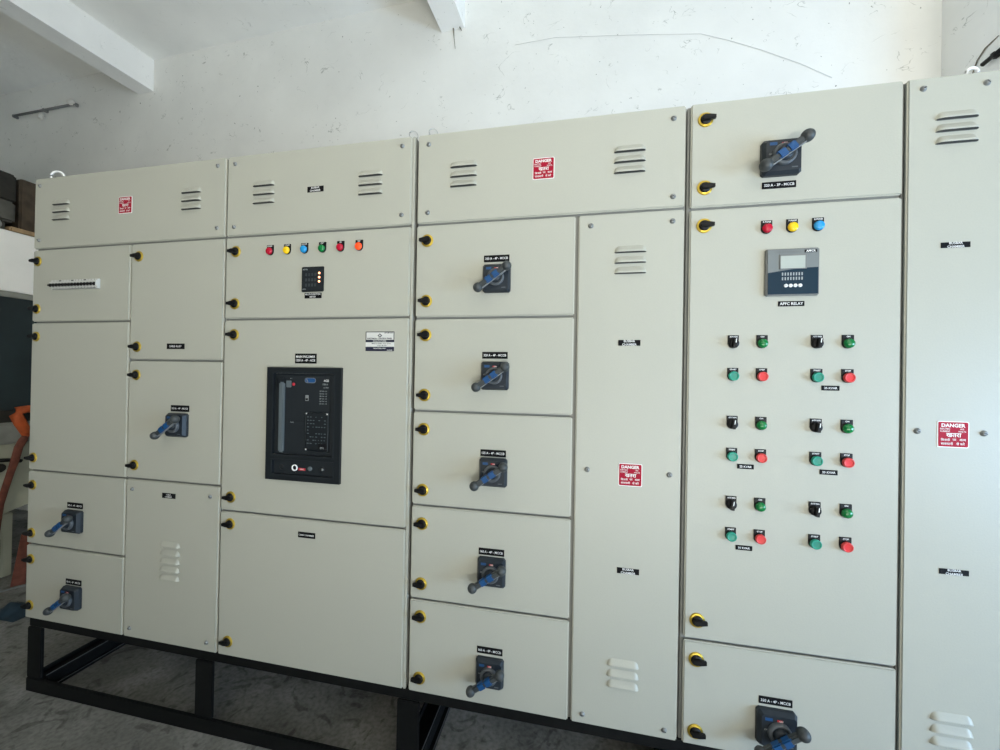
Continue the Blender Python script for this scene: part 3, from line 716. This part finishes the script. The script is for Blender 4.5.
# ------------------------------------------------------------------ things on the walls
wy = lambda x: wall_y(x)
b = MB()
b.tube([(-5.80, wy(-5.8)-.03, 4.112), (-4.90, wy(-4.9)-.03, 4.104)], .011, 'conduit', 10)
cd = put('wall_conduit', b, None, (0, 0, 0)); tag(cd, 'dusty grey conduit with white insulators high on the wall left of the ceiling beam', 'conduit')
ins = MB(); ins.lathe([(.018, 0), (.026, .012), (.020, .025), (.026, .040), (.018, .055), (.006, .058), (0, .058)], 'ceramic', n=16); INS = ins.mesh('insulator')
for x, z, r_ in ((-5.35, 4.055, 0), (-4.905, 4.128, .8)):
    o = put('insulator', INS, cd, (x, wy(x)-.045, z), 'white ceramic insulator'); o.rotation_euler = (PI/2*.8, r_, 0)
for x in (-5.80, -5.35, -4.92):
    k = MB(); k.box(-.012, .012, -.012, .0295, -.014, .014, 'conduit', .004, 1); put('bracket', k, cd, (x, wy(x)-.03, 4.108))
b = MB(); pts = [(-.465, 3.893), (-.32, 3.893), (-.174, 3.893), (.3, 3.82), (.777, 3.738), (.95, 3.66), (1.129, 3.568), (1.35, 3.44), (1.513, 3.328)]
b.tube([(x, wy(x)-.006, z) for x, z in pts], .0013, 'thread', 6); p = put('loose_thread', b, None, (0, 0, 0)); tag(p, 'long thin grey thread sagging across the white wall', 'thread')
b = MB(); b.tube([(-.905, wy(-.9)-.004, 4.22), (-.93, wy(-.9)-.02, 4.16), (-.94, wy(-.9)-.012, 4.10), (-.935, wy(-.9)-.008, 4.03), (-.925, wy(-.9)-.006, 3.95)], [.004, .009, .006, .0025, .0018], 'twig', 6)
b.tube([(-.925, wy(-.9)-.02, 4.14), (-.90, wy(-.9)-.016, 4.12), (-.875, wy(-.9)-.012, 4.075)], [.009, .007, .003], 'twig', 6)
p = put('dusty_strand', b, None, (0, 0, 0)); tag(p, 'dusty brown strands dangling from the end of the ceiling beam on white wall', 'strand')
b = MB(); b.tube([(2.035, 1.094, 3.117), (2.035, .985, 3.124)], .011, 'black', 10); b.box(2.025, 2.0545, 1.03, 1.05, 3.105, 3.135, 'black', .003, 1)
p = put('wall_rod', b, None, (0, 0, 0)); tag(p, 'dark metal rod on the right wall above the narrow end cabinet', 'rod')
b = MB(); b.tube([(2.052, 1.175, 3.06), (2.052, 1.165, 3.12), (2.052, 1.14, 3.175), (2.052, 1.10, 3.205), (2.052, 1.04, 3.215)], [.0028, .003, .0034, .0045, .002], 'twig', 6)
p = put('dry_twig', b, None, (0, 0, 0)); tag(p, 'thin dry twig in the wall corner above the narrow end cabinet', 'twig')

# ------------------------------------------------------------------ light
def area(name, loc, target, sx, sy, power, col):
    l = bpy.data.lights.new(name, 'AREA'); l.shape = 'RECTANGLE'; l.size = sx; l.size_y = sy; l.energy = power; l.color = col
    o = bpy.data.objects.new(name, l); C.objects.link(o); o.location = loc
    o.rotation_euler = (Vector(target)-Vector(loc)).to_track_quat('-Z', 'Y').to_euler(); return o
area('doorway_daylight', (4.4, -2.0, .95), (-.2, 0, .6), 2.4, 1.1, 172, (.66, 1.0, 1.42))
area('front_opening_daylight', (2.9, -5.6, 2.7), (-.4, .5, 2.2), 3.0, 2.6, 163, (1.05, 1.0, .91))
area('front_fill', (-.4, -5.5, 3.2), (-1.2, .5, 2.0), 2.4, 1.6, 14, (1.04, 1.0, .90))  # added fill lamp; no window stands there
area('ceiling_fill_bounce', (1.2, -4.2, .12), (1.2, -4.1999, 5), 3.0, 2.4, 350, (1.0, 1.0, .92))  # added lamp facing up to brighten the ceiling, imitating ground bounce
w = bpy.data.worlds.new('overcast'); bpy.context.scene.world = w; w.use_nodes = True
bg = w.node_tree.nodes['Background']; bg.inputs[0].default_value = (.80, .88, .92, 1); bg.inputs[1].default_value = .01

# ------------------------------------------------------------------ camera
yaw, pitch, roll = (math.radians(a) for a in (-11.1527, .2928, 1.0128))
cy, sy, cp, sp, cr, sr = math.cos(yaw), math.sin(yaw), math.cos(pitch), math.sin(pitch), math.cos(roll), math.sin(roll)
fwd = Vector((sy*cp, cy*cp, sp)); right = Vector((cy, -sy, 0)); up = right.cross(fwd)
r_ = right*cr+up*sr; u_ = -right*sr+up*cr
cam = bpy.data.cameras.new('camera'); cam.sensor_width = 36; cam.lens = 376/1000*36; cam.clip_start = .02
co = bpy.data.objects.new('camera', cam); C.objects.link(co)
co.matrix_world = Matrix(((r_.x, u_.x, -fwd.x, 0), (r_.y, u_.y, -fwd.y, -1.2703), (r_.z, u_.z, -fwd.z, 1.1317+ZB), (0, 0, 0, 1)))
sc_ = bpy.context.scene; sc_.camera = co
sc_.view_settings.view_transform = 'Standard'; sc_.view_settings.look = 'None'; sc_.view_settings.exposure = 0; sc_.view_settings.gamma = 1
sc_.cycles.use_denoising = True; sc_.cycles.max_bounces = 8; sc_.cycles.diffuse_bounces = 5
